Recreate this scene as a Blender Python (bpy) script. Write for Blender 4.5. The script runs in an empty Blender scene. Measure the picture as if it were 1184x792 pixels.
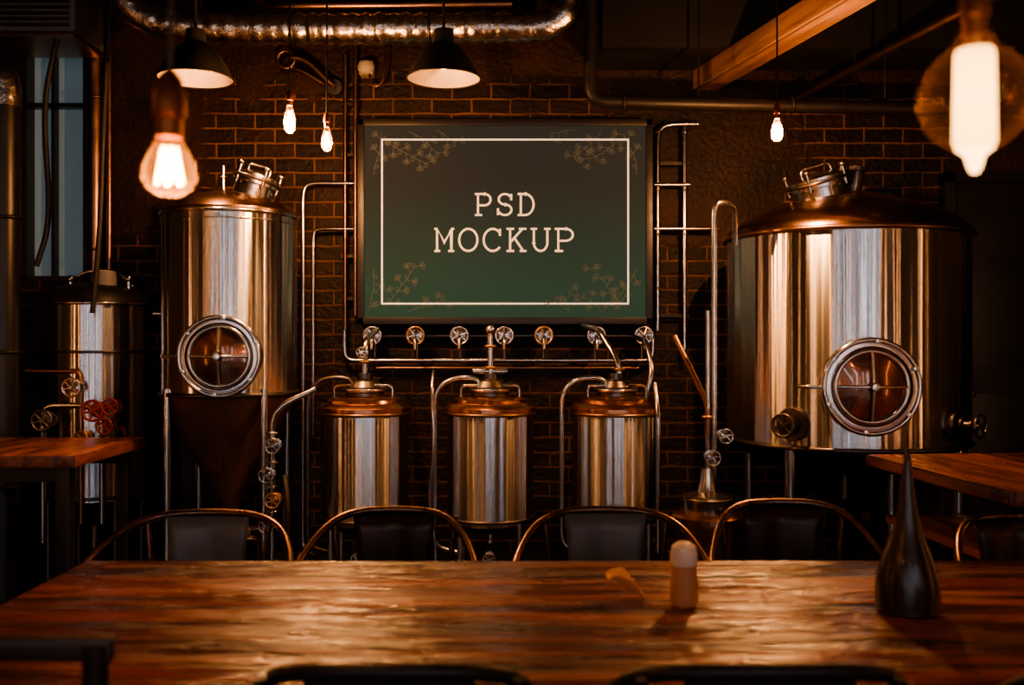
import bpy, bmesh, math, random
from mathutils import Vector, Matrix, noise
random.seed(7)
S=bpy.context.scene
COL=S.collection
CUR=[None]
# ------------------------------------------------------------ materials
def newmat(name):
    m=bpy.data.materials.new(name); m.use_nodes=True
    nt=m.node_tree; b=nt.nodes['Principled BSDF']
    return m,nt,b
def N(nt,t,**k):
    n=nt.nodes.new(t)
    for a,v in k.items(): setattr(n,a,v)
    return n
def plain(name,col,rough=.5,metal=0.,spec=.5,noise_amt=.25,nscale=12,bump=.1,coat=0):
    m,nt,b=newmat(name)
    tc=N(nt,'ShaderNodeTexCoord'); no=N(nt,'ShaderNodeTexNoise'); no.inputs['Scale'].default_value=nscale; no.inputs['Detail'].default_value=5
    nt.links.new(tc.outputs['Object'],no.inputs['Vector'])
    mr=N(nt,'ShaderNodeMapRange'); mr.inputs['To Min'].default_value=1-noise_amt; mr.inputs['To Max'].default_value=1+noise_amt
    nt.links.new(no.outputs['Fac'],mr.inputs['Value'])
    mx=N(nt,'ShaderNodeVectorMath',operation='SCALE'); mx.inputs[0].default_value=col
    nt.links.new(mr.outputs[0],mx.inputs['Scale']); nt.links.new(mx.outputs[0],b.inputs['Base Color'])
    mr2=N(nt,'ShaderNodeMapRange'); mr2.inputs['To Min'].default_value=max(.03,rough*.75); mr2.inputs['To Max'].default_value=min(1,rough*1.25)
    nt.links.new(no.outputs['Fac'],mr2.inputs['Value']); nt.links.new(mr2.outputs[0],b.inputs['Roughness'])
    b.inputs['Metallic'].default_value=metal
    b.inputs['Specular IOR Level'].default_value=spec
    b.inputs['Coat Weight'].default_value=coat
    if bump:
        bp=N(nt,'ShaderNodeBump'); bp.inputs['Strength'].default_value=bump; bp.inputs['Distance'].default_value=.01
        nt.links.new(no.outputs['Fac'],bp.inputs['Height']); nt.links.new(bp.outputs[0],b.inputs['Normal'])
    return m
def emis(name,col,st):
    m,nt,b=newmat(name)
    b.inputs['Base Color'].default_value=(*col,1); b.inputs['Emission Color'].default_value=(*col,1); b.inputs['Emission Strength'].default_value=st
    return m
def brushed(name,col,rough=.3,aniso=.95,streak=.5,freq=11,dist=.03,detail=1.5):
    m,nt,b=newmat(name)
    b.inputs['Base Color'].default_value=(*col,1); b.inputs['Metallic'].default_value=1
    b.inputs['Roughness'].default_value=rough; b.inputs['Anisotropic'].default_value=aniso; b.inputs['Anisotropic Rotation'].default_value=.25
    tg=N(nt,'ShaderNodeTangent',direction_type='RADIAL',axis='Z'); nt.links.new(tg.outputs[0],b.inputs['Tangent'])
    tc=N(nt,'ShaderNodeTexCoord'); mp=N(nt,'ShaderNodeMapping'); mp.inputs['Scale'].default_value=(freq,freq,.15)
    nt.links.new(tc.outputs['Object'],mp.inputs['Vector'])
    no=N(nt,'ShaderNodeTexNoise'); no.inputs['Scale'].default_value=1.; no.inputs['Detail'].default_value=detail
    nt.links.new(mp.outputs[0],no.inputs['Vector'])
    bp=N(nt,'ShaderNodeBump'); bp.inputs['Strength'].default_value=streak; bp.inputs['Distance'].default_value=dist
    nt.links.new(no.outputs['Fac'],bp.inputs['Height']); nt.links.new(bp.outputs[0],b.inputs['Normal'])
    return m
def wood(name,c1,c2,axis='X',rough=.32,plank=.19,coat=.3,bump=.35,dist=.01):
    m,nt,b=newmat(name)
    tc=N(nt,'ShaderNodeTexCoord'); mp=N(nt,'ShaderNodeMapping')
    mp.inputs['Scale'].default_value=(1.2,14,14) if axis=='X' else (14,1.2,14)
    nt.links.new(tc.outputs['Object'],mp.inputs['Vector'])
    sep=N(nt,'ShaderNodeSeparateXYZ'); nt.links.new(tc.outputs['Object'],sep.inputs[0])
    across=sep.outputs['Y' if axis=='X' else 'X']
    d=N(nt,'ShaderNodeMath',operation='DIVIDE'); d.inputs[1].default_value=plank; nt.links.new(across,d.inputs[0])
    fl=N(nt,'ShaderNodeMath',operation='FLOOR'); nt.links.new(d.outputs[0],fl.inputs[0])
    fr=N(nt,'ShaderNodeMath',operation='FRACT'); nt.links.new(d.outputs[0],fr.inputs[0])
    wn=N(nt,'ShaderNodeTexWhiteNoise',noise_dimensions='1D'); nt.links.new(fl.outputs[0],wn.inputs['W'])
    va=N(nt,'ShaderNodeVectorMath',operation='ADD'); nt.links.new(mp.outputs[0],va.inputs[0]); 
    vs=N(nt,'ShaderNodeVectorMath',operation='SCALE'); vs.inputs['Scale'].default_value=9; nt.links.new(wn.outputs['Color'],vs.inputs[0]); nt.links.new(vs.outputs[0],va.inputs[1])
    no=N(nt,'ShaderNodeTexNoise'); no.inputs['Scale'].default_value=1.3; no.inputs['Detail'].default_value=7; no.inputs['Distortion'].default_value=.6
    nt.links.new(va.outputs[0],no.inputs['Vector'])
    cr=N(nt,'ShaderNodeValToRGB'); cr.color_ramp.elements[0].position=.36; cr.color_ramp.elements[1].position=.64
    cr.color_ramp.elements[0].color=(*c1,1); cr.color_ramp.elements[1].color=(*c2,1)
    nt.links.new(no.outputs['Fac'],cr.inputs[0])
    mr=N(nt,'ShaderNodeMapRange'); mr.inputs['To Min'].default_value=.6; mr.inputs['To Max'].default_value=1.25; nt.links.new(wn.outputs['Value'],mr.inputs['Value'])
    gap=N(nt,'ShaderNodeMath',operation='GREATER_THAN'); gap.inputs[1].default_value=.025; nt.links.new(fr.outputs[0],gap.inputs[0])
    g2=N(nt,'ShaderNodeMath',operation='MULTIPLY'); nt.links.new(mr.outputs[0],g2.inputs[0]); nt.links.new(gap.outputs[0],g2.inputs[1])
    sc=N(nt,'ShaderNodeVectorMath',operation='SCALE'); nt.links.new(cr.outputs[0],sc.inputs[0]); nt.links.new(g2.outputs[0],sc.inputs['Scale'])
    nt.links.new(sc.outputs[0],b.inputs['Base Color'])
    n2=N(nt,'ShaderNodeTexNoise'); n2.inputs['Scale'].default_value=6; n2.inputs['Detail'].default_value=4
    mp2=N(nt,'ShaderNodeMapping'); mp2.inputs['Scale'].default_value=(.6,3,1) if axis=='X' else (3,.6,1)
    nt.links.new(tc.outputs['Object'],mp2.inputs['Vector']); nt.links.new(mp2.outputs[0],n2.inputs['Vector'])
    r2=N(nt,'ShaderNodeMapRange'); r2.inputs['From Min'].default_value=.35; r2.inputs['From Max'].default_value=.65; r2.inputs['To Min'].default_value=rough*.6; r2.inputs['To Max'].default_value=rough*1.4
    nt.links.new(n2.outputs['Fac'],r2.inputs['Value']); nt.links.new(r2.outputs[0],b.inputs['Roughness'])
    hh=N(nt,'ShaderNodeMath',operation='MULTIPLY_ADD'); hh.inputs[1].default_value=1.6; nt.links.new(n2.outputs['Fac'],hh.inputs[0]); nt.links.new(no.outputs['Fac'],hh.inputs[2])
    bp=N(nt,'ShaderNodeBump'); bp.inputs['Strength'].default_value=bump; bp.inputs['Distance'].default_value=dist
    nt.links.new(hh.outputs[0],bp.inputs['Height']); nt.links.new(bp.outputs[0],b.inputs['Normal']); nt.links.new(bp.outputs[0],b.inputs['Coat Normal'])
    b.inputs['Coat Weight'].default_value=coat; nt.links.new(r2.outputs[0],b.inputs['Coat Roughness'])
    return m
def brickmat(name):
    m,nt,b=newmat(name)
    tc=N(nt,'ShaderNodeTexCoord'); sep=N(nt,'ShaderNodeSeparateXYZ'); nt.links.new(tc.outputs['Object'],sep.inputs[0])
    n0=N(nt,'ShaderNodeTexNoise'); n0.inputs['Scale'].default_value=7; n0.inputs['Detail'].default_value=3; nt.links.new(tc.outputs['Object'],n0.inputs['Vector'])
    cb=N(nt,'ShaderNodeCombineXYZ'); nt.links.new(sep.outputs['X'],cb.inputs['X']); nt.links.new(sep.outputs['Z'],cb.inputs['Y'])
    ws=N(nt,'ShaderNodeVectorMath',operation='SCALE'); ws.inputs['Scale'].default_value=.018; nt.links.new(n0.outputs['Color'],ws.inputs[0])
    ad=N(nt,'ShaderNodeVectorMath',operation='ADD'); nt.links.new(cb.outputs[0],ad.inputs[0]); nt.links.new(ws.outputs[0],ad.inputs[1])
    br=N(nt,'ShaderNodeTexBrick'); br.inputs['Scale'].default_value=1; br.inputs['Brick Width'].default_value=.235; br.inputs['Row Height'].default_value=.088
    br.inputs['Mortar Size'].default_value=.0075; br.inputs['Mortar Smooth'].default_value=.3; br.inputs['Bias'].default_value=-.2
    br.inputs['Color1'].default_value=(.012,.006,.005,1); br.inputs['Color2'].default_value=(.036,.014,.010,1); br.inputs['Mortar'].default_value=(.19,.095,.064,1)
    nt.links.new(ad.outputs[0],br.inputs['Vector'])
    n1=N(nt,'ShaderNodeTexNoise'); n1.inputs['Scale'].default_value=2.2; n1.inputs['Detail'].default_value=8; n1.inputs['Roughness'].default_value=.65; nt.links.new(tc.outputs['Object'],n1.inputs['Vector'])
    w=N(nt,'ShaderNodeMath',operation='MULTIPLY_ADD'); w.inputs[1].default_value=1.1; nt.links.new(n1.outputs['Fac'],w.inputs[0]); nt.links.new(sep.outputs['X'],w.inputs[2])
    mr=N(nt,'ShaderNodeMapRange'); mr.inputs['From Min'].default_value=-3+.55; mr.inputs['From Max'].default_value=3+.55; nt.links.new(w.outputs[0],mr.inputs['Value'])
    cr=N(nt,'ShaderNodeValToRGB'); e=cr.color_ramp.elements
    e[0].position=0; e[0].color=(1,1,1,1); e[1].position=1; e[1].color=(1,1,1,1)
    for p,v in ((.205,1),(.215,0),(.575,0),(.585,1),(.775,1),(.785,0),(.93,0),(.94,1)):
        k=e.new(p); k.color=(v,v,v,1)
    nt.links.new(mr.outputs[0],cr.inputs[0])
    wz=N(nt,'ShaderNodeMath',operation='MULTIPLY_ADD'); wz.inputs[1].default_value=.9; nt.links.new(n1.outputs['Fac'],wz.inputs[0]); nt.links.new(sep.outputs['Z'],wz.inputs[2])
    hz=N(nt,'ShaderNodeMapRange'); hz.inputs['From Min'].default_value=2.4; hz.inputs['From Max'].default_value=2.46; nt.links.new(wz.outputs[0],hz.inputs['Value'])
    mk=N(nt,'ShaderNodeMath',operation='MULTIPLY'); nt.links.new(cr.outputs[0],mk.inputs[0]); nt.links.new(hz.outputs[0],mk.inputs[1])
    ht=N(nt,'ShaderNodeMapRange'); ht.inputs['From Min'].default_value=3.33; ht.inputs['From Max'].default_value=3.36; nt.links.new(wz.outputs[0],ht.inputs['Value'])
    mk2=N(nt,'ShaderNodeMath',operation='MAXIMUM'); nt.links.new(mk.outputs[0],mk2.inputs[0]); nt.links.new(ht.outputs[0],mk2.inputs[1]); mk=mk2
    pc=N(nt,'ShaderNodeValToRGB'); pc.color_ramp.elements[0].position=.35; pc.color_ramp.elements[1].position=.7
    pc.color_ramp.elements[0].color=(.009,.005,.005,1); pc.color_ramp.elements[1].color=(.05,.021,.015,1)
    nt.links.new(n1.outputs['Fac'],pc.inputs[0])
    dm=N(nt,'ShaderNodeMapRange'); dm.inputs['From Min'].default_value=.3; dm.inputs['From Max'].default_value=.68; dm.inputs['To Min'].default_value=.2; dm.inputs['To Max'].default_value=1.3; nt.links.new(n1.outputs['Fac'],dm.inputs['Value'])
    # brick colour darkens down the wall, painting the light falloff below the bulbs
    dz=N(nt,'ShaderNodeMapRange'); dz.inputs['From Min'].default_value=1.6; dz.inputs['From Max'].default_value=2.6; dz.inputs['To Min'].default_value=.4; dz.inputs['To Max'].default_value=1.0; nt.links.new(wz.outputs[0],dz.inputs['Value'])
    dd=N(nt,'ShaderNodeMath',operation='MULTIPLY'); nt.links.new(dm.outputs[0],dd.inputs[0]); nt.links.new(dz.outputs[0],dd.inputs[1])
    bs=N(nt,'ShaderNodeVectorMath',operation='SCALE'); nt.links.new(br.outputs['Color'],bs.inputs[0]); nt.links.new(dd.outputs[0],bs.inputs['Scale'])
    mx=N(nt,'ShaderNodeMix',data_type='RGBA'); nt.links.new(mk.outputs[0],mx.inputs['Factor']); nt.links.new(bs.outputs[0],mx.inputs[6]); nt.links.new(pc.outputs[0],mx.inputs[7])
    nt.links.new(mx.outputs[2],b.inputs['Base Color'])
    b.inputs['Roughness'].default_value=.58; b.inputs['Specular IOR Level'].default_value=.35
    inv=N(nt,'ShaderNodeMath',operation='SUBTRACT'); inv.inputs[0].default_value=1; nt.links.new(br.outputs['Fac'],inv.inputs[1])
    mm=N(nt,'ShaderNodeMath',operation='MAXIMUM'); nt.links.new(inv.outputs[0],mm.inputs[0]); nt.links.new(mk.outputs[0],mm.inputs[1])
    n3=N(nt,'ShaderNodeTexNoise'); n3.inputs['Scale'].default_value=30; n3.inputs['Detail'].default_value=6; nt.links.new(tc.outputs['Object'],n3.inputs['Vector'])
    a2=N(nt,'ShaderNodeMath',operation='MULTIPLY_ADD'); a2.inputs[1].default_value=.9; nt.links.new(n3.outputs['Fac'],a2.inputs[0]); nt.links.new(mm.outputs[0],a2.inputs[2])
    bp=N(nt,'ShaderNodeBump'); bp.inputs['Strength'].default_value=.9; bp.inputs['Distance'].default_value=.014
    nt.links.new(a2.outputs[0],bp.inputs['Height']); nt.links.new(bp.outputs[0],b.inputs['Normal'])
    return m
def clearglass(name,tint=(1,.9,.75),refl=.12,gcol=(1,.75,.45),hi=.5,tr_l=.25,lo=.02):
    m,nt,b=newmat(name); nt.nodes.remove(b)
    out=[n for n in nt.nodes if n.type=='OUTPUT_MATERIAL'][0]
    tr=N(nt,'ShaderNodeBsdfTransparent'); tr.inputs[0].default_value=(*tint,1)
    gl=N(nt,'ShaderNodeBsdfGlossy'); gl.inputs['Roughness'].default_value=.08; gl.inputs[0].default_value=(*gcol,1)
    tl=N(nt,'ShaderNodeBsdfTranslucent'); tl.inputs[0].default_value=(*gcol,1)
    m0=N(nt,'ShaderNodeMixShader'); m0.inputs[0].default_value=tr_l; nt.links.new(gl.outputs[0],m0.inputs[1]); nt.links.new(tl.outputs[0],m0.inputs[2])
    lw=N(nt,'ShaderNodeLayerWeight'); lw.inputs['Blend'].default_value=refl
    mr=N(nt,'ShaderNodeMapRange'); mr.inputs['To Min'].default_value=lo; mr.inputs['To Max'].default_value=hi; nt.links.new(lw.outputs['Facing'],mr.inputs['Value'])
    mx=N(nt,'ShaderNodeMixShader'); nt.links.new(mr.outputs[0],mx.inputs[0]); nt.links.new(tr.outputs[0],mx.inputs[1]); nt.links.new(m0.outputs[0],mx.inputs[2])
    nt.links.new(mx.outputs[0],out.inputs[0]); return m

WARM=(1,.48,.2)
M={}
M['steel']=brushed('brushed_steel',(.72,.71,.71),.25,.97,.6,freq=14,dist=.024,detail=1.5)
M['steel_plain']=plain('polished_steel',(.58,.55,.53),.2,1,noise_amt=.12,bump=.02)
M['steel_dark']=plain('dark_steel',(.16,.14,.13),.35,1,noise_amt=.3,bump=.05)
M['lid']=plain('lid_metal',(.28,.17,.12),.26,1,noise_amt=.2,nscale=5,bump=.03)
M['copper']=plain('copper',(.55,.26,.15),.24,1,noise_amt=.25,bump=.04)
M['bronze']=plain('bronze_pipe',(.32,.19,.13),.33,1,noise_amt=.3,bump=.04)
M['black']=plain('black_metal',(.012,.011,.011),.38,0,noise_amt=.3,bump=.03)
M['blackpipe']=plain('black_iron',(.02,.016,.015),.45,.3,noise_amt=.4,bump=.1)
M['cone']=plain('cone_dark_steel',(.17,.09,.065),.34,.4,noise_amt=.4,bump=.05)
M['rubber']=plain('rubber',(.015,.013,.012),.6)
M['foil']=plain('foil_duct',(.5,.45,.41),.27,1,noise_amt=.2,nscale=18,bump=.9)
M['brick']=brickmat('old_brick_and_plaster')
M['plaster']=plain('dark_plaster',(.022,.015,.012),.75,noise_amt=.5,nscale=3,bump=.3)
M['ceiling']=plain('ceiling_black',(.008,.007,.007),.8,noise_amt=.4,nscale=3)
M['floor']=plain('dark_concrete',(.02,.014,.011),.3,noise_amt=.5,nscale=4,bump=.1)
M['table']=wood('table_wood',(.04,.009,.004),(.34,.075,.026),'X',.27,coat=1,bump=.9,dist=.024)
M['table_s']=wood('side_table_wood',(.08,.025,.014),(.28,.09,.045),'Y',.33,.13,.3)
M['beamwood']=wood('beam_wood',(.24,.12,.07),(.46,.25,.14),'Y',.5,.3,0)
M['chairrail']=plain('chair_bronze',(.17,.10,.07),.28,1,noise_amt=.3,bump=.05)
M['chairgrey']=plain('chair_grey',(.15,.15,.16),.42,.2,noise_amt=.3)
M['chairdark']=plain('chair_dark',(.035,.018,.014),.35,.3,noise_amt=.3)
M['fil']=emis('filament',(1,.4,.09),50)
M['fil2']=emis('filament_soft',(1,.55,.2),6.5)
M['tube']=emis('warm_tube',(1,.42,.15),13)
M['bulbwarm']=emis('lit_bulb',(1,.5,.18),14)
M['cream']=plain('shade_enamel',(.75,.6,.45),.4,bump=0)
M['glass']=clearglass('bulb_glass',refl=.25,hi=.45,tr_l=.2,gcol=(1,.62,.3))
M['glassbig']=clearglass('globe_glass',refl=.35,hi=.5,tr_l=.13,gcol=(1,.55,.27),lo=.04)
M['winglow']=emis('dusk_pane',(.25,.4,.48),.12)
M['winglow2']=emis('frosted_pane',(.8,.88,1),9)
M['red']=plain('red_valve',(.22,.025,.018),.4)
M['white']=plain('white_plastic',(.4,.36,.3),.5)
M['brass']=plain('brass',(.6,.34,.15),.3,1)
M['dullbrass']=plain('aged_brass',(.3,.11,.045),.45,.8)
M['doorglass']=plain('manway_glass',(.2,.09,.055),.18,.8,bump=0,coat=1)

# ------------------------------------------------------------ mesh helpers
def finish(bm,name,mat,loc=(0,0,0),rot=(0,0,0),smooth=True,bevel=0,ang=35):
    bmesh.ops.recalc_face_normals(bm,faces=bm.faces[:])
    if bevel:
        bmesh.ops.bevel(bm,geom=[e for e in bm.edges if len(e.link_faces)==2 and e.calc_face_angle(0)>.6],offset=bevel,segments=2,affect='EDGES',profile=.7)
    for f in bm.faces: f.smooth=smooth
    for e in bm.edges:
        if len(e.link_faces)==2 and e.calc_face_angle(0)>math.radians(ang): e.smooth=False
    me=bpy.data.meshes.new(name); bm.to_mesh(me); bm.free()
    o=bpy.data.objects.new(name,me); COL.objects.link(o)
    me.materials.append(M[mat] if isinstance(mat,str) else mat)
    o.location=loc; o.rotation_euler=rot
    if CUR[0]: o.parent=CUR[0]
    return o
class grp:
    def __init__(s,name,loc=(0,0,0),rz=0,sc=1):
        s.e=bpy.data.objects.new(name,None); s.e.empty_display_size=.1; COL.objects.link(s.e)
        s.e.location=loc; s.e.rotation_euler=(0,0,rz); s.e.scale=(sc,sc,sc)
    def __enter__(s): CUR[0]=s.e; return s.e
    def __exit__(s,*a): CUR[0]=None
def box(name,lo,hi,mat,bevel=0,loc=(0,0,0),rot=(0,0,0)):
    bm=bmesh.new(); bmesh.ops.create_cube(bm,size=1)
    for v in bm.verts:
        v.co=Vector([(lo[i]+hi[i])/2+v.co[i]*(hi[i]-lo[i]) for i in range(3)])
    return finish(bm,name,mat,loc,rot,smooth=bevel>0,bevel=bevel,ang=60)
def lathe(name,prof,mat,loc=(0,0,0),rot=(0,0,0),seg=64,ang=35):
    bm=bmesh.new(); rings=[]
    for r,z in prof:
        if r<1e-5: rings.append([bm.verts.new((0,0,z))])
        else: rings.append([bm.verts.new((r*math.cos(2*math.pi*i/seg),r*math.sin(2*math.pi*i/seg),z)) for i in range(seg)])
    for a,b in zip(rings[:-1],rings[1:]):
        for i in range(seg):
            j=(i+1)%seg
            if len(a)==1 and len(b)==1: continue
            if len(a)==1: bm.faces.new((a[0],b[i],b[j]))
            elif len(b)==1: bm.faces.new((a[i],a[j],b[0]))
            else: bm.faces.new((a[i],a[j],b[j],b[i]))
    return finish(bm,name,mat,loc,rot,ang=ang)
def fillet(pts,fr,n=6):
    pts=[Vector(p) for p in pts]
    if fr<=0 or len(pts)<3: return pts
    out=[pts[0]]
    for i in range(1,len(pts)-1):
        a,b,c=pts[i-1],pts[i],pts[i+1]
        d1=min(fr,(a-b).length*.49); d2=min(fr,(c-b).length*.49)
        p=b+(a-b).normalized()*d1; q=b+(c-b).normalized()*d2
        for k in range(n+1):
            t=k/n; out.append(p*(1-t)**2+b*2*t*(1-t)+q*t*t)
    out.append(pts[-1]); return out
def sweep(name,pts,r,mat,fr=.05,seg=12,close=False,flat=None):
    pts=fillet(pts,fr) if not close else [Vector(p) for p in pts]
    n=len(pts); bm=bmesh.new(); rings=[]
    T=[]
    for i in range(n):
        if close: t=(pts[(i+1)%n]-pts[i-1])
        else: t=(pts[min(i+1,n-1)]-pts[max(i-1,0)])
        T.append(t.normalized())
    up=Vector((0,0,1)) if abs(T[0].z)<.9 else Vector((0,1,0))
    u=(up-T[0]*up.dot(T[0])).normalized()
    for i in range(n):
        u=(u-T[i]*u.dot(T[i])); u=u.normalized() if u.length>1e-6 else Vector((1,0,0))
        v=T[i].cross(u)
        rr=r(i/(n-1),i) if callable(r) else r
        rings.append([bm.verts.new(pts[i]+(u*math.cos(2*math.pi*k/seg)*(flat or 1)+v*math.sin(2*math.pi*k/seg))*rr) for k in range(seg)])
    m=n if close else n-1
    for i in range(m):
        a,b=rings[i],rings[(i+1)%n]
        for k in range(seg):
            j=(k+1)%seg; bm.faces.new((a[k],a[j],b[j],b[k]))
    if not close: bm.faces.new(rings[0][::-1]); bm.faces.new(rings[-1])
    return finish(bm,name,mat,ang=50)
def torus(name,R,r,mat,loc=(0,0,0),rot=(0,0,0),n=40,seg=10):
    pts=[(R*math.cos(2*math.pi*i/n),R*math.sin(2*math.pi*i/n),0) for i in range(n)]
    o=sweep(name,pts,r,mat,close=True,seg=seg); o.location=loc; o.rotation_euler=rot; return o
def sphere(name,r,mat,loc,sc=(1,1,1)):
    bm=bmesh.new(); bmesh.ops.create_uvsphere(bm,u_segments=20,v_segments=12,radius=r)
    for v in bm.verts: v.co=Vector((v.co.x*sc[0],v.co.y*sc[1],v.co.z*sc[2]))
    return finish(bm,name,mat,loc,ang=80)
def light(name,loc,power,col=WARM,rad=.03,typ='POINT',spot=120,blend=.6):
    l=bpy.data.lights.new(name,typ); l.energy=power; l.color=col; l.shadow_soft_size=rad
    if typ=='SPOT': l.spot_size=math.radians(spot); l.spot_blend=blend
    o=bpy.data.objects.new(name,l); COL.objects.link(o); o.location=loc
    if CUR[0]: o.parent=CUR[0]
    return o

# ------------------------------------------------------------ room
YW=5.7
box('floor',(-3.6,-3.7,-.1),(3.6,5.9,0),'floor')
box('ceiling',(-3.6,-3.7,3.42),(3.6,5.9,3.5),'ceiling')
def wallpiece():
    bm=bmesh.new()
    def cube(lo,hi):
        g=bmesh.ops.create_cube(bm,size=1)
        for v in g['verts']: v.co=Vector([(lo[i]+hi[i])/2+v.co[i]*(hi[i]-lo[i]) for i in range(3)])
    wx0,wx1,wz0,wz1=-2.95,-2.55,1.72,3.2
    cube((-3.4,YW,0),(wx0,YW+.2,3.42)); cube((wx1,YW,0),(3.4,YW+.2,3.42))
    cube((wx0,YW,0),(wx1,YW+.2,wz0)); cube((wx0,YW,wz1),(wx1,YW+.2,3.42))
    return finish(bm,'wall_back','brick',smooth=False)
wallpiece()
box('wall_left',(-3.6,-3.7,0),(-3.4,5.9,3.42),'plaster')
box('wall_right',(3.4,-3.7,0),(3.6,5.9,3.42),'plaster')
box('wall_front',(-3.4,-3.7,0),(3.4,-3.5,3.42),'plaster')
with grp('window_1',(-2.75,YW,1.72)):
    box('pane',(-.2,.12,0),(.2,.13,1.48),'winglow')
    for i,(a,b) in enumerate([((-.2,.02,0),(-.17,.12,1.48)),((.17,.02,0),(.2,.12,1.48)),((-.2,.02,0),(.2,.12,.03)),((-.2,.02,1.45),(.2,.12,1.48)),((-.2,.04,1.05),(.2,.1,1.075)),((-.03,.04,0),(-.012,.1,1.48))]):
        box('frame_%d'%i,a,b,'black')
for i,x in enumerate((-2.9,-2.1,-1.2,-.3,.8,1.4,2.3,3.0)):  # unseen glowing strips added behind the camera for reflections in the steel
    with grp('window_%d'%(i+2),(x,-3.5,.35)):
        hw=.07 if i%2 else .035
        box('pane',(-hw,0,0),(hw,.02,2.7),'winglow2')
        for j,(a,b) in enumerate([((-hw-.04,0,-.04),(-hw,.06,2.74)),((hw,0,-.04),(hw+.04,.06,2.74)),((-hw,0,-.04),(hw,.06,0)),((-hw,0,2.7),(hw,.06,2.74)),((-hw,.0,1.6),(hw,.04,1.63))]):
            box('frame_%d'%j,a,b,'black')
def streaktube(loc,rz):  # unseen warm tube, added to put vertical streaks on the tanks
    with grp('tube_wall_lamp',loc,rz):
        sweep('lit_tube',[(0,.07,-.85),(0,.07,.85)],.022,'tube',fr=0,seg=16)
        for z in (-.87,.87): lathe('end_cap',[(0,-.03),(.028,-.03),(.028,.03),(0,.03)],'brass',(0,.07,z),seg=20); box('bracket',(-.02,0,z-.02),(.02,.07,z+.02),'brass')
        box('backplate',(-.05,0,-.9),(.05,.015,.9),'black')
for x in (-1.65,.25,1.85): streaktube((x,-3.5,1.45),0)
for y in (-1.8,1.3,3.1): streaktube((-3.4,y,1.35),-math.pi/2); streaktube((3.4,y+.2,1.35),math.pi/2)
box('trim_1',(.5,5.25,2.98),(3.4,YW,3.42),'ceiling')
for i,x in enumerate((-2.6,-1.7,-.8,.1)):
    box('trim_%d'%(i+2),(x-.04,-3.5,3.25),(x+.04,YW,3.42),'ceiling')
with grp('ceiling_beam',(1.10,5.69,2.86),rz=math.atan2(-.38,1.51)*-1):
    box('timber',(-.02,-5.5,0),(.13,0,.115),'beamwood',.006)
with grp('ceiling_conduit'):
    sweep('conduit',[(1.67,5.69,2.80),(2.35,2.3,2.80)],.022,'bronze',fr=0)
    for k in range(3):
        t=.2+.3*k; sweep('hanger_%d'%k,[(1.67+.68*t,5.69-3.39*t,2.8),(1.67+.68*t,5.69-3.39*t,3.42 if 5.69-3.39*t<5.25 else 2.98)],.005,'black',fr=0,seg=6)
with grp('door_1',(3.0,YW,0)):
    box('leaf',(-.38,-.05,0),(.38,0,2.3),'blackpipe',.006)
    box('panel_upper',(-.3,-.065,1.2),(.3,-.05,2.15),'black',.006)
    box('panel_lower',(-.3,-.065,.2),(.3,-.05,1.05),'black',.006)
    box('frame_left',(-.44,-.08,0),(-.38,0,2.36),'black'); box('frame_right',(.34,-.08,0),(.38,0,2.36),'black'); box('frame_top',(-.44,-.08,2.3),(.38,0,2.36),'black')
    sphere('knob',.03,'brass',(-.3,-.1,1.05))
box('baseboard_back',(-3.4,YW-.02,0),(2.5,YW,.1),'black')

# ------------------------------------------------------------ screen sign
m,nt,b=newmat('screen_face')
tc=N(nt,'ShaderNodeTexCoord'); sp=N(nt,'ShaderNodeSeparateXYZ'); nt.links.new(tc.outputs['Object'],sp.inputs[0])
mr=N(nt,'ShaderNodeMapRange'); mr.inputs['From Min'].default_value=-.56; mr.inputs['From Max'].default_value=.56; nt.links.new(sp.outputs['Z'],mr.inputs['Value'])
cr=N(nt,'ShaderNodeValToRGB'); cr.color_ramp.elements[0].color=(.016,.037,.027,1); cr.color_ramp.elements[1].color=(.019,.021,.018,1)
cr.color_ramp.elements[0].position=.15; cr.color_ramp.elements[1].position=.7
nt.links.new(mr.outputs[0],cr.inputs[0]); nt.links.new(cr.outputs[0],b.inputs['Base Color']); nt.links.new(cr.outputs[0],b.inputs['Emission Color'])
b.inputs['Emission Strength'].default_value=1.1; b.inputs['Roughness'].default_value=.6; b.inputs['Specular IOR Level'].default_value=.06
M['screen']=m
M['ink']=emis('screen_cream',(.8,.68,.48),.6)
M['inkw']=emis('screen_white',(.8,.76,.66),.62)
M['leafink']=emis('screen_leaf',(.085,.095,.075),.14)
def arc(cx,cy,rx,ry,a0,a1,n=14):
    return [(cx+rx*math.cos(math.radians(a0+(a1-a0)*i/n)),cy+ry*math.sin(math.radians(a0+(a1-a0)*i/n))) for i in range(n+1)]
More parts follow.
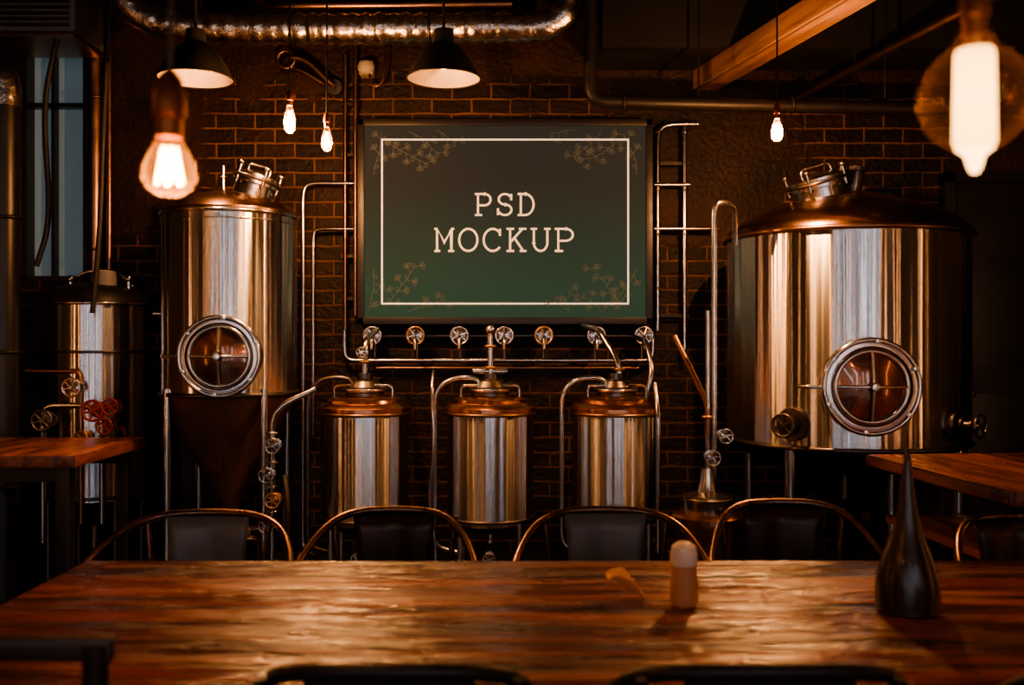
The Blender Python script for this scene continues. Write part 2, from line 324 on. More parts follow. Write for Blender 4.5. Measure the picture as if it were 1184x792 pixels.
G={
'P':[[(.18,0),(.18,1)],[(.0,0),(.42,0)],[(0,1),(.55,1)]+arc(.55,.73,.36,.27,90,-90)+[(.18,.46)]],
'S':[arc(.5,.75,.36,.25,25,270)+arc(.5,.25,.38,.25,90,-155),[(.86,1),(.86,.7)],[(.1,0),(.1,.32)]],
'D':[[(.18,0),(.18,1)],[(0,1),(.42,1)]+arc(.42,.5,.5,.5,90,-90)+[(0,0)]],
'M':[[(.14,0),(.14,1),(.5,.38),(.86,1),(.86,0)],[(0,0),(.3,0)],[(.7,0),(1,0)],[(0,1),(.16,1)],[(.84,1),(1,1)]],
'O':[arc(.5,.5,.46,.5,0,360,28)],
'C':[arc(.52,.5,.46,.5,40,320,24),[(.88,1),(.88,.68)]],
'K':[[(.18,0),(.18,1)],[(0,0),(.38,0)],[(0,1),(.38,1)],[(.18,.38),(.8,1)],[(.4,.58),(.84,0)],[(.62,1),(1,1)],[(.66,0),(1,0)]],
'U':[[(.16,1),(.16,.38)]+arc(.5,.38,.34,.38,180,360)+[(.84,1)],[(0,1),(.32,1)],[(.68,1),(1,1)]],
}
def flatstroke(bm,pts,w,y):
    pts=[Vector((p[0],p[1])) for p in pts]; n=len(pts); L=[];R=[]
    for i in range(n):
        t=(pts[min(i+1,n-1)]-pts[max(i-1,0)]).normalized()
        if 0<i<n-1:
            t1=(pts[i]-pts[i-1]).normalized(); nn=Vector((-t.y,t.x)); n1=Vector((-t1.y,t1.x)); k=min(2,1/max(.3,nn.dot(n1)))
        else: nn=Vector((-t.y,t.x)); k=1
        L.append(bm.verts.new((pts[i].x+nn.x*w*k,y,pts[i].y+nn.y*w*k))); R.append(bm.verts.new((pts[i].x-nn.x*w*k,y,pts[i].y-nn.y*w*k)))
    for i in range(n-1): bm.faces.new((L[i],L[i+1],R[i+1],R[i]))
def flat(name,strokes,w,mat,y):
    bm=bmesh.new()
    for k,s in enumerate(strokes): flatstroke(bm,s,w,y-.00001*k)
    return finish(bm,name,mat,smooth=False)
with grp('wall_screen',(-.04,5.5,2.05)):
    box('housing',(-.82,.02,-.56),(.82,.12,.56),'black',.01)
    box('bracket',(-.3,.12,-.3),(.3,.195,.3),'black')
    fw,fh,t=.855,.595,.04
    box('bezel_top',(-fw,0,fh-t),(fw,.1,fh),'black',.006); box('bezel_bottom',(-fw,0,-fh),(fw,.1,-fh+t),'black',.006)
    box('bezel_left',(-fw,0,-fh),(-fw+t,.1,fh),'black',.006); box('bezel_right',(fw-t,0,-fh),(fw,.1,fh),'black',.006)
    box('face',(-fw+t,.012,-fh+t),(fw-t,.02,fh-t),'screen')
    a,c=.7125,.475
    flat('printed_border',[[(-a-.005,c),(a+.005,c)],[(-a-.005,-c),(a+.005,-c)],[(-a,-c),(-a,c)],[(a,-c),(a,c)]],.005,'inkw',.008)
    def word(w,x0,z0,pitch,cw,ch):
        st=[]
        for i,ch_ in enumerate(w):
            for s in G[ch_]: st.append([(x0+i*pitch+p[0]*cw,z0+p[1]*ch) for p in s])
        return st
    flat('lettering_top',word('PSD',-.175,.038,.124,.1,.122),.0062,'ink',.008)
    flat('lettering_bottom',word('MOCKUP',-.41,-.17,.1395,.115,.128),.0062,'ink',.008)
    # thin vine sprigs: wandering stem, alternate side twigs each ending in small oval leaves
    st=[]
    rnd=random.Random(11)
    def leafloop(x,z,a,L=.026,w=.008):
        out=[]
        for q in range(11):
            t=q/10*2*math.pi; u=(1-math.cos(t))/2*L; v=math.sin(t)*w
            out.append((x+math.cos(a)*u-math.sin(a)*v,z+math.sin(a)*u+math.cos(a)*v))
        return out
    for sx,sz in ((-1,1),(1,1),(-1,-1),(1,-1)):
        for (x0,z0,a0,n) in ((.76,.27,95,6),(.56,.52,215,5),(.70,.50,235,7),(.40,.53,190,3)):
            x,z,an=x0,z0,math.radians(a0); pts=[(sx*x,sz*z)]
            for k in range(n):
                an+=rnd.uniform(-.3,.3); x+=math.cos(an)*.042; z+=math.sin(an)*.042
                if abs(z)>.53 or abs(x)>.795: break
                pts.append((sx*x,sz*z))
                sd=1 if k%2 else -1
                a2=an+sd*rnd.uniform(.7,1.1); L=.04; lx,lz=x+math.cos(a2)*L,z+math.sin(a2)*L
                if abs(lx)<.77 and abs(lz)<.51:
                    st.append([(sx*x,sz*z),(sx*lx,sz*lz)])
                    for da in (0,.9,-.9): st.append([(sx*p,sz*q) for p,q in leafloop(lx,lz,a2+da)])
                if k%2==0: st.append([(sx*p,sz*q) for p,q in leafloop(x,z,an-sd*1.0) if True])
            st.append(pts)
    st=[s for s in st if all(abs(p[0])<.81 and abs(p[1])<.55 for p in s)]
    flat('printed_foliage',st,.0014,'leafink',.0112)
# ------------------------------------------------------------ manway door
def manway(r,loc,rz=0,neck=.14,handle=True):
    """round access door facing -Y, loc in parent coords"""
    R=Matrix.Rotation(rz,4,'Z')
    rot=(math.pi/2,0,rz)
    def o(dx,dy,dz): return tuple(Vector(loc)+R@Vector((dx,dy,dz)))
    lathe('manway_neck',[(r*.93,-neck),(r*.93,0),(r,.002),(r*1.0,.018),(r*.9,.024),(r*.82,.024),(r*.8,.01)],'steel_plain',loc,rot,56)
    torus('manway_clamp',r*.95,.012,'steel_plain',o(0,-.024,0),rot)
    torus('manway_inner_ring',r*.72,.012,'steel_plain',o(0,-.02,0),rot)
    lathe('manway_disc',[(r*.82,.008),(r*.7,.012),(r*.4,.03),(0,.038)],'doorglass',loc,rot,48)
    for k in range(2):
        v=Vector((math.cos(k*math.pi/2+math.pi/2),0,math.sin(k*math.pi/2+math.pi/2)))*r*.7
        sweep('manway_spoke_%d'%k,[o(-v.x,-.03,-v.z),o(0,-.055,0),o(v.x,-.03,v.z)],.008,'steel_plain',fr=.02)
    lathe('manway_hub',[(0,.09),(.016,.088),(.02,.07),(.024,.04),(.024,.03)],'steel_plain',loc,rot,20)
    for k in range(6):
        a=k*math.pi/3+.4; lathe('manway_bolt_%d'%k,[(0,.04),(.011,.038),(.011,.0)],'steel_plain',o(math.cos(a)*r*.93,0,math.sin(a)*r*.93),rot,10)
    if handle: sweep('manway_hinge',[o(-r*.9,-.02,0),o(-r*1.3,-.02,0),o(-r*1.42,.02,0)],.009,'steel_plain',fr=.02)
def hatch(loc,r,tilt):
    """tilted top hatch with clamp ring and hand knobs"""
    ax,ay=tilt; rot=(ax,ay,0); Rm=(Matrix.Rotation(ay,4,'Y')@Matrix.Rotation(ax,4,'X'))
    def o(x,y,z): return tuple(Vector(loc)+Rm@Vector((x,y,z)))
    lathe('hatch_neck',[(r*.86,-.12),(r*.86,0),(r,.005),(r,.025),(r*.9,.03)],'steel_plain',loc,rot,40)
    lathe('hatch_lid',[(r*.98,.03),(r*1.02,.035),(r*1.02,.052),(r*.8,.06),(r*.4,.075),(0,.08)],'steel_plain',loc,rot,40)
    torus('hatch_ring',r*1.0,.01,'steel_dark',o(0,0,.03),rot)
    for k in range(5):
        a=k*2*math.pi/5+.3; x,y=math.cos(a)*r*1.0,math.sin(a)*r*1.0
        sweep('hatch_bolt_%d'%k,[o(x,y,-.01),o(x,y,.085)],.008,'steel_plain',fr=0,seg=8)
        sphere('hatch_knob_%d'%k,.015,'steel_plain',o(x,y,.09))
    sweep('hatch_handle',[o(-r*.5,0,.06),o(-r*.5,0,.11),o(r*.5,0,.11),o(r*.5,0,.06)],.008,'steel_plain',fr=.03,seg=8)
def valve(loc,r=.03,rz=0,mat='steel_plain'):
    """hand wheel valve facing -Y"""
    R=Matrix.Rotation(rz,4,'Z')
    def o(dx,dy,dz): return tuple(Vector(loc)+R@Vector((dx,dy,dz)))
    rot=(math.pi/2,0,rz)
    lathe('valve_body',[(0,-.03),(r*.5,-.03),(r*.5,0),(r*.95,.0),(r*.95,.012),(r*.55,.014),(r*.5,.04),(r*.7,.045),(r*.7,.055),(r*.2,.06),(r*.2,.09),(0,.09)],mat,loc,rot,20)
    torus('valve_wheel',r*1.15,r*.16,mat,o(0,-.085,0),rot,24,8)
    for k in range(3):
        a=k*math.pi/3+.3; sweep('valve_spoke_%d'%k,[o(-math.cos(a)*r*1.1,-.085,-math.sin(a)*r*1.1),o(math.cos(a)*r*1.1,-.085,math.sin(a)*r*1.1)],r*.12,mat,fr=0,seg=6)
def band(name,R,z,mat='steel_plain',r=.008): torus(name,R,r,mat,(0,0,z),n=72,seg=8)

# ------------------------------------------------------------ left conical fermenter
with grp('conical_fermenter_tank',(-1.467,4.95,0)):
    R=.34
    lathe('shell',[(R,1.09),(R,2.0)],'steel',seg=96)
    lathe('top_dome',[(R+.004,1.99),(R+.008,2.005),(R+.006,2.02),(R*.93,2.05),(R*.75,2.085),(R*.45,2.115),(.1,2.13),(0,2.13)],'lid',seg=72)
    band('rim_top',R+.004,2.0); band('rim_weld',R+.002,1.96,r=.004); band('rim_bottom',R+.004,1.09,'steel_dark',.012)
    lathe('cone',[(R-.005,1.09),(R-.03,1.02),(.19,.78),(.055,.52),(.045,.45),(.045,.42),(0,.42)],'cone',seg=64)
    manway(.2,(.06,-R-.02,1.283),.05)
    hatch((.14,-.05,2.155),.115,(-.05,.3))
    sweep('vent_pipe',[(-.02,-.05,2.1),(-.02,-.05,2.26)],.012,'steel_plain',fr=0)
    torus('vent_clamp',.018,.007,'steel_plain',(-.02,-.05,2.2),n=16)
    lathe('cone_port',[(0,.05),(.025,.05),(.025,.04),(.018,.035),(.018,-.06)],'brass',(0,-.17,.745),(math.pi/2+.3,0,0),20)
    for i,(sx,sy) in enumerate(((-1,-1),(1,-1),(-1,1),(1,1))):
        sweep('leg_%d'%i,[(sx*.24,sy*.24,0.01),(sx*.24,sy*.24,1.12)],.021,'steel_plain',fr=0,seg=16)
        lathe('foot_%d'%i,[(0,0),(.045,0),(.04,.02),(.02,.03)],'steel_dark',(sx*.24,sy*.24,0),seg=20)
    for a,b in (((-.24,-.24),(.24,-.24)),((.24,-.24),(.24,.24)),((-.24,.24),(-.24,-.24))):
        sweep('brace',[(a[0],a[1],.22),(b[0],b[1],.22)],.014,'steel_plain',fr=0)
    sweep('outlet',[(0,0,.43),(0,0,.36),(.0,-.12,.36),(.18,-.14,.36)],.018,'steel_plain',fr=.04)
    valve((0.02,-.16,.4),.028); valve((-.09,-.13,.38),.024); valve((.13,-.17,.4),.026,mat='brass')
    sweep('manifold',[(-.16,-.1,.4),(.2,-.1,.4)],.015,'steel_plain',fr=0)
    sweep('drain_hose',[(.18,-.14,.36),(.2,-.16,.2),(.1,-.2,.03)],.014,'rubber',fr=.08)
    sweep('thermowell',[(-.335,-.02,1.5),(-.39,-.03,1.5)],.01,'steel_plain',fr=0)
# ------------------------------------------------------------ right bright tank
with grp('brewing_vat',(1.73,4.95,0)):
    R=.6
    lathe('shell',[(R,.84),(R,1.885)],'steel',seg=128)
    lathe('top_dome',[(R+.004,1.875),(R+.014,1.89),(R+.01,1.91),(R*.97,1.94),(R*.85,1.99),(R*.62,2.05),(R*.35,2.1),(.12,2.125),(0,2.13)],'lid',seg=96)
    band('rim_top',R+.01,1.885,'bronze',.013); band('rim_bottom',R+.002,.85,'steel_dark',.012)
    lathe('bottom_dish',[(R-.01,.84),(R*.85,.78),(R*.5,.70),(0,.66)],'steel_dark',seg=64)
    manway(.225,(-.1,-R-.02,1.149),-.05)
    hatch((-.16,-.1,2.14),.155,(.1,-.28))
    lathe('dome_port',[(0,.1),(.05,.1),(.05,.08),(.04,.075),(.04,-.05)],'steel_plain',(.03,-.05,2.15),(0,.15,0),24)
    sweep('spray_ball_pipe',[(-.02,.1,2.08),(-.02,.1,2.27),(.08,.1,2.27),(.08,.1,2.1)],.011,'steel_plain',fr=.03)
    for i,a in enumerate((-.72,.62)):
        x,y=math.sin(a)*R,-math.cos(a)*R
        lathe('port_flange_%d'%i,[(0,.03),(.075,.03),(.08,.02),(.08,.0),(.06,-.02)],'steel_dark',(x,y,.965),(math.pi/2,0,a),32)
        valve((x*1.06,y*1.06,.965),.045,a,'steel_dark')
    for i,(sx,sy) in enumerate(((-1,-1),(1,-1),(-1,1),(1,1))):
        sweep('leg_%d'%i,[(sx*.4,sy*.4,0.01),(sx*.4,sy*.4,.9)],.028,'steel_plain',fr=0,seg=16)
        lathe('foot_%d'%i,[(0,0),(.055,0),(.05,.02),(.025,.03)],'steel_dark',(sx*.4,sy*.4,0),seg=20)
    sweep('drain',[(0,0,.68),(0,0,.5),(0,-.3,.5)],.025,'steel_dark',fr=.06)
# ------------------------------------------------------------ small kegs
def keg(x,kind):
    with grp('serving_keg_tank',(x,4.95,0)):
        R=.225
        lathe('shell',[(R-.02,.42),(R,.44),(R,.99)],'steel',seg=80)
        lathe('lid',[(R+.002,.985),(R+.012,.995),(R+.012,1.015),(R-.01,1.035),(R-.03,1.04),(R-.035,1.055),(R-.06,1.07),(.09,1.075),(.085,1.07)],'copper',seg=64)
        band('lid_ring',R+.006,.985,'bronze',.009); band('base_ring',R,.45,'steel_dark',.009)
        lathe('base_dish',[(R-.02,.43),(R*.6,.38),(0,.37)],'steel_dark',seg=48)
        lathe('neck',[(.1,1.06),(.1,1.09),(.115,1.095),(.115,1.115),(.09,1.12),(.07,1.15),(.04,1.16),(.04,1.19),(0,1.19)],'steel_dark',seg=40)
        torus('neck_clamp',.112,.008,'steel_plain',(0,0,1.105),n=32)
        sweep('lid_handle',[(-.15,-.05,1.06),(-.15,-.05,1.13),(-.06,-.07,1.13)],.008,'steel_plain',fr=.03,seg=8)
        sweep('lid_handle_b',[(.15,-.05,1.06),(.15,-.05,1.13),(.06,-.07,1.13)],.008,'steel_plain',fr=.03,seg=8)
        for i,(sx,sy) in enumerate(((-1,-1),(1,-1),(-1,1),(1,1))):
            sweep('leg_%d'%i,[(sx*.15,sy*.15,0.0),(sx*.15,sy*.15,.46)],.016,'steel_plain',fr=0)
        sweep('outlet',[(0,0,.38),(0,0,.28),(0,-.2,.28)],.014,'steel_plain',fr=.05)
        valve((0,-.17,.28),.025)
        if kind==0:
            sweep('riser',[(0,0,1.18),(0,.02,1.36),(.02,.3,1.42)],.016,'steel_plain',fr=.06); torus('riser_clamp',.024,.008,'brass',(0,0,1.25),n=16)
            valve((0,-.03,1.3),.022)
        if kind==1:
            sweep('riser',[(0,0,1.18),(0,0,1.4)],.018,'steel_plain',fr=0); torus('riser_clamp',.026,.008,'brass',(0,0,1.22),n=16); torus('riser_clamp_b',.026,.008,'brass',(0,0,1.33),n=16)
            sweep('tee',[(-.09,0,1.2),(.09,0,1.2)],.014,'steel_plain',fr=0)
            sphere('gauge_ball',.028,'steel_plain',(0,0,1.415)); 
        if kind==2:
            sweep('riser',[(.02,0,1.18),(.01,0,1.26),(-.08,.12,1.42),(-.14,.4,1.44)],.016,'steel_plain',fr=.07); torus('riser_clamp',.026,.008,'brass',(.02,0,1.21),n=16)
            sweep('right_pipe',[(.15,-.02,1.06),(.19,-.02,1.2),(.17,.1,1.36),(.17,.5,1.38)],.014,'steel_plain',fr=.06)
            sweep('right_drop',[(.19,-.2,.3),(.19,-.2,1.0),(.19,-.1,1.14)],.012,'steel_plain',fr=.06)
        sweep('side_pipe',[(-.06,-.06,1.1),(-.06,-.06,1.17),(-.2,-.06,1.17),(-.285,-.06,1.1),(-.285,-.06,.3),(-.16,-.1,.28)],.012,'steel_plain' if kind else 'steel_dark',fr=.07)
for x,k in ((-.765,0),(-.1125,1),(.54,2)): keg(x,k)

with grp('copper_transfer_pump',(.92,4.47,0)):
    lathe('pot',[(0,.0),(.15,.0),(.16,.05),(.155,.45),(.17,.5),(.17,.54),(.13,.56),(0,.56)],'copper',seg=48)
    lathe('top_plate',[(.11,.56),(.115,.6),(.12,.62),(.12,.635),(.05,.65),(.035,.7),(.03,.76),(0,.76)],'steel_plain',seg=40)
    sweep('riser',[(0,0,.7),(0,0,1.5)],.012,'steel_plain',fr=0)
    sweep('riser_b',[(.03,.0,.62),(.03,0,1.98),(.05,.0,2.01),(.14,.05,2.01),(.15,.1,1.82)],.014,'steel_plain',fr=.05)
    sweep('diag',[(-.0,0,.9),(0,0,1.06),(-.13,.15,1.38)],.014,'bronze',fr=.05)
    valve((.0,-.03,.82),.03); valve((.06,-.03,.92),.028); torus('ring_a',.022,.008,'brass',(0,0,1.0),n=16)
    torus('carry_ring',.11,.008,'steel_dark',(0,-.02,.62),n=28)
# ------------------------------------------------------------ wall pipework
P='steel_plain'
with grp('tap_manifold',(0,5.6,0)):
    sweep('rail_low',[(-.985,0,1.42),(-.985,0,1.245),(.83,0,1.245),(.83,0,1.38)],.014,P,fr=.06)
    sweep('rail_low_b',[(-.8,0.02,1.20),(.75,0.02,1.20)],.009,'bronze',fr=0)
    sweep('rail_up',[(-.86,0.02,1.39),(.78,.02,1.39)],.016,'steel_dark',fr=0)
    for k,x in enumerate((-.81,-.56,-.305,-.045,.185,.49,.765)):
        lathe('flange_%d'%k,[(0,.06),(.02,.06),(.022,.05),(.05,.045),(.052,.03),(.04,.02),(.03,-.05)],P,(x,-.0,1.39),(math.pi/2,0,0),24)
        torus('wheel_%d'%k,.05,.007,'brass' if k%3==1 else P,(x,-.09,1.39),(math.pi/2,0,0),n=24)
        for q in range(3):
            a=q*math.pi/3+.2*k; sweep('wheelspoke_%d_%d'%(k,q),[(x-math.cos(a)*.05,-.09,1.39-math.sin(a)*.05),(x+math.cos(a)*.05,-.09,1.39+math.sin(a)*.05)],.005,P,fr=0,seg=6)
        sweep('spout_%d'%k,[(x,-.05,1.39),(x,-.12,1.38),(x,-.13,1.31)],.011,P,fr=.04)
        sweep('lever_%d'%k,[(x,-.06,1.4),(x+.01,-.07,1.445)],.008,'brass',fr=0,seg=8)
        sweep('drop_%d'%k,[(x,0.01,1.38),(x,0.01,1.25)],.009,'steel_dark',fr=0,seg=8)
with grp('conduit_run_left',(0,5.62,0)):
    sweep('riser_a',[(-.985,0,1.42),(-.985,0,3.05)],.012,'bronze',fr=0)
    sweep('riser_b',[(-.925,0,1.51),(-.925,0,3.4)],.014,'bronze',fr=.05)
    sweep('hook_pipe',[(-.93,0,2.29),(-1.2,0,2.29),(-1.235,-.0,2.25),(-1.235,-.0,.12),(-1.15,-.05,.1)],.014,P,fr=.07)
    sweep('cross_pipe',[(-.93,0,2.02),(-1.16,0,2.02),(-1.175,0,1.98),(-1.175,0,.8)],.012,P,fr=.05)
    for k,z in enumerate((1.6,1.85,2.45,2.75)):
        box('clip_%d'%k,(-1.01,.0,z),(-.905,.06,z+.02),'blackpipe')
with grp('conduit_run_right',(0,5.62,0)):
    sweep('riser_a',[(.86,0,1.42),(.86,0,2.6),(.92,0,2.64),(1.1,0,2.64)],.016,P,fr=.09)
    sweep('riser_b',[(1.02,0,1.25),(1.02,0,2.62)],.014,P,fr=0)
    for k,(z,x1) in enumerate(((2.28,1.05),(2.02,1.22))):
        sweep('rung_%d'%k,[(.84,-.01,z),(x1,-.01,z)],.012,P,fr=0)
    for k,z in enumerate((2.62,2.28,2.02,1.7)):
        torus('collar_%d'%k,.018,.006,'brass',(.86,0,z-.03),n=16); torus('collarb_%d'%k,.018,.006,P,(1.02,0,z-.03),n=16)
    for k,z in enumerate((1.5,2.4)): box('clip_%d'%k,(.84,.01,z),(1.05,.07,z+.02),'blackpipe')
with grp('valve_station',(-1.165,4.62,0)):
    sweep('stand_pipe',[(0,0,0),(0,0,.98),(.05,0,1.05),(.2,.05,1.12)],.014,P,fr=.06)
    sweep('stand_pipe_b',[(.06,0,0),(.06,0,.7)],.012,'steel_dark',fr=0)
    for k,z in enumerate((.48,.6,.72,.86)):
        valve((.0+.03*(k%2),-.03,z),.03,0,'brass' if k==1 else 'steel_plain'); torus('union_%d'%k,.022,.008,P,(0,0,z+.05),n=16)
    sweep('hose',[(.06,0,.7),(.1,-.1,.6),(.1,-.12,.3),(.0,-.15,.04)],.013,'rubber',fr=.1)
with grp('steel_drain_hose',(-.41,4.85,0)):
    sweep('hose',[(0,.1,1.2),(0,0,1.1),(.02,-.02,.8),(-.02,0,.55),(.03,0,.3),(0,-.05,.02)],.009,'steel_plain',fr=.15)

# ------------------------------------------------------------ duct
def ductr(t,i): return .082+.005*math.sin(i*1.9)+.004*random.uniform(-1,1)
path=fillet([(-2.2,5.1,3.42),(-2.05,5.2,3.1),(-1.6,5.2,3.06),(.3,5.2,3.07),(.32,5.2,3.42)],.2,8)
dense=[]
for a,b in zip(path[:-1],path[1:]):
    n=max(1,int((b-a).length/.022))
    for k in range(n): dense.append(a.lerp(b,k/n))
dense.append(path[-1])
with grp('foil_air_duct'):
    sweep('duct',dense,ductr,'foil',fr=0,seg=24)
    for x in (-1.2,-.45): torus('duct_band',.09,.006,'steel_dark',(x,5.2,3.06),(0,math.pi/2,0)); 
    for x in (-1.7,-.9,-.1): sweep('duct_strap',[(x,5.2,3.13),(x,5.2,3.42)],.006,'black',fr=0,seg=6)
    sweep('side_conduit',[(-1.45,5.3,3.42),(-1.4,5.28,3.2),(-1.2,5.2,3.19),(.0,5.2,3.2)],.02,'bronze',fr=.1)
with grp('black_iron_pipe'):
    sweep('pipe',[(.42,5.1,3.42),(.42,5.1,2.64),(2.3,5.1,2.6),(3.4,5.1,2.6)],.037,'blackpipe',fr=.09,seg=20)
    for x in (.6,1.5,2.3): torus('coupling',.04,.01,'blackpipe',(x,5.1,2.635-.02*(x-.4)/1.9),(0,math.pi/2,0),n=24)
    for x in (1.0,2.0): sweep('pipe_strap',[(x,5.1,2.66),(x,5.1,3.42)],.006,'black',fr=0,seg=6)
with grp('bracket_arm_conduit',(0,5.55,0)):
    sweep('arm',[(-1.35,.05,2.98),(-1.3,0,3.02),(-1.2,0,3.0),(-1.1,0,2.9),(-1.04,.0,2.85)],.018,'bronze',fr=.06)
    sweep('arm_b',[(-1.35,.05,2.94),(-1.25,0,2.95),(-1.1,0,2.86)],.014,'bronze',fr=.06)
    torus('coil',.05,.01,'bronze',(-1.32,0,3.0),(math.pi/2,0,0))
    lathe('wall_plate',[(0,.03),(.045,.03),(.045,-.04)],'steel_dark',(-1.05,.1,2.86),(math.pi/2,0,0),24)
with grp('wall_sensor',(-.86,5.6,2.97)):
    sphere('cap',.05,'white',(0,0,0),(1,.8,.9)); box('plate',(-.04,.0,-.04),(.04,.095,.04),'white',.004)
    sweep('wire',[(.02,0,-.04),(.04,0,-.12),(.1,.0,-.1),(.12,0,.1),(.12,.03,.4)],.007,'copper',fr=.05)

# ------------------------------------------------------------ bulbs and pendants
def edison(name,loc,r,h,ztop,power,socket='copper',big=False,lr=.03,sway=None):
    with grp(name,loc):
        if big: prof=[(0,-r*1.02),(r*.2,-r*.985)]+[(r*math.cos(math.radians(a)),r*math.sin(math.radians(a))) for a in range(-75,61,9)]+[(r*.36,r*1.0),(r*.3,r*1.25)]; top=r*1.25
        else: prof=[(0,-h*.5),(r*.5,-h*.47),(r*.85,-h*.36),(r,-h*.18),(r*.95,0),(r*.72,h*.2),(r*.5,h*.38),(r*.42,h*.5)]; top=h*.5
        lathe('glass',prof,'glassbig' if big else 'glass',seg=48)
        if big:
            lathe('filament_tube',[(0,-.086),(.004,-.086),(.008,-.078),(.011,-.066),(.021,-.058),(.0235,-.05),(.022,.05),(.02,.056),(0,.058)],'fil2',seg=20)
            sweep('stem',[(0,0,.056),(0,0,.075)],.01,'brass',fr=0)
        else:
            n=6
            for k in range(n):
                a=k*2*math.pi/n
                sweep('filament_%d'%k,[(math.cos(a)*r*.25,math.sin(a)*r*.25,h*.28),(math.cos(a)*r*.5,math.sin(a)*r*.5,-h*.3)],r*.07,'fil',fr=0,seg=6)
        s=max(.3,r/.035)
        if big: s=.7
        k=.42 if big else 1
        lathe('socket',[(0,top-.005),(r*.5*k,top-.005),(r*.5*k,top+.02*s),(r*.62*k,top+.024*s),(r*.62*k,top+.055*s),(r*.5*k,top+.062*s),(r*.42*k,top+.075*s),(.006,top+.085*s),(0,top+.085*s)],socket,seg=28)
        sweep('cord',[(0,0,top+.08*s),(sway or 0,0,ztop-loc[2])],.004,'black',fr=0,seg=8)
        light('glow',(0,0,-h*.2),power,rad=lr)
edison('globe_bulb_pendant',(.535,1.1,1.632),.062,.12,3.42,4.5,'dullbrass',True,.015)
edison('edison_bulb_pendant',(-.468,1.3,1.592),.036,.085,3.42,4.0,'dullbrass',sway=.03,lr=.012)
edison('edison_bulb_pendant',(-1.005,4.3,2.36),.027,.13,3.42,115,'dullbrass',lr=.012)
edison('edison_bulb_pendant',(-.837,4.3,2.27),.025,.115,3.42,30,'dullbrass',lr=.012)
edison('edison_bulb_pendant',(1.17,4.2,2.29),.026,.105,3.42,120,'dullbrass',lr=.012)
for x,y,z in ((-2.2,1.6,2.5),(2.5,1.8,2.5),(-1.4,-.6,2.5),(1.5,-.5,2.55),(-2.6,-2.0,2.4),(.2,-1.8,2.5),(2.5,-2.2,2.4)):  # out-of-view bulbs added as fill and as highlights in the tank steel
    edison('edison_bulb_pendant',(x,y,z),.04,.14,3.42,5,'dullbrass')
def shade(loc,p=35,spot=120):
    with grp('industrial_pendant_lamp',loc):
        o=[(.022,.24),(.045,.235),(.05,.17),(.075,.155),(.1,.13),(.145,.07),(.175,.01),(.18,0)]
        i=[(.176,0),(.17,.01),(.14,.066),(.095,.124),(.06,.148),(0,.15)]
        lathe('shade',o,'black',seg=56); lathe('shade_lining',i,'cream',seg=56); torus('shade_rim',.178,.004,'black',(0,0,0),n=56)
        sphere('bulb',.035,'bulbwarm',(0,0,.08)); sweep('lampholder',[(0,0,.1),(0,0,.15)],.02,'brass',fr=0)
        sweep('stem',[(0,0,.235),(0,0,3.42-loc[2])],.008,'black',fr=0,seg=8)
        light('lamp_light',(0,0,.03),p,rad=.05,typ='SPOT',spot=spot,blend=.7)
shade((-1.53,4.6,2.625)); shade((-.33,4.6,2.625))
# pendants added out of view above the dining table to brighten its top
shade((-.62,2.2,2.7),16,55); shade((.72,2.2,2.7),16,55)

# ------------------------------------------------------------ left corner items
with grp('steel_column',(-2.475,5.645,0)):
    sweep('pipe',[(0,0,0),(0,0,3.42)],.042,'bronze',fr=0,seg=24)
    sweep('pipe_b',[(.085,0,1.75),(.085,0,3.42)],.016,'bronze',fr=0)
    for z in (1.0,1.9,2.8): torus('clamp',.046,.008,'steel_dark',(0,0,z),n=24)
with grp('air_conditioner',(-2.72,5.3,3.04)):
    box('casing',(-.45,-.12,0),(.34,.25,.32),'chairgrey',.012)
    for k in range(9): box('slat_%d'%k,(-.42,-.135,.03+k*.032),(.31,-.12,.045+k*.032),'steel_dark')
    box('drip_tray',(-.45,-.14,-.03),(.34,.25,0),'bronze',.004)
    for x in (-.4,.3): sweep('hang_rod',[(x,.1,.32),(x,.1,.38)],.008,'black',fr=0)
with grp('vertical_exhaust_pipe',(-2.6,4.97,0)):
    sweep('stack',[(-.05,0,0),(-.05,0,2.62)],.075,'black',fr=0,seg=24)
    sweep('elbow',[(-.05,0,2.58),(-.05,0,2.75),(-.2,0,2.75),(-.4,0,2.75)],.08,'foil',fr=.13,seg=24)
    sweep('cable',[(.2,.05,2.95),(.12,.05,2.6),(.17,.05,2.0),(.1,.03,1.75)],.014,'rubber',fr=.3)
    for z in (.6,1.3,2.0): torus('joint',.08,.01,'blackpipe',(-.05,0,z),n=28)
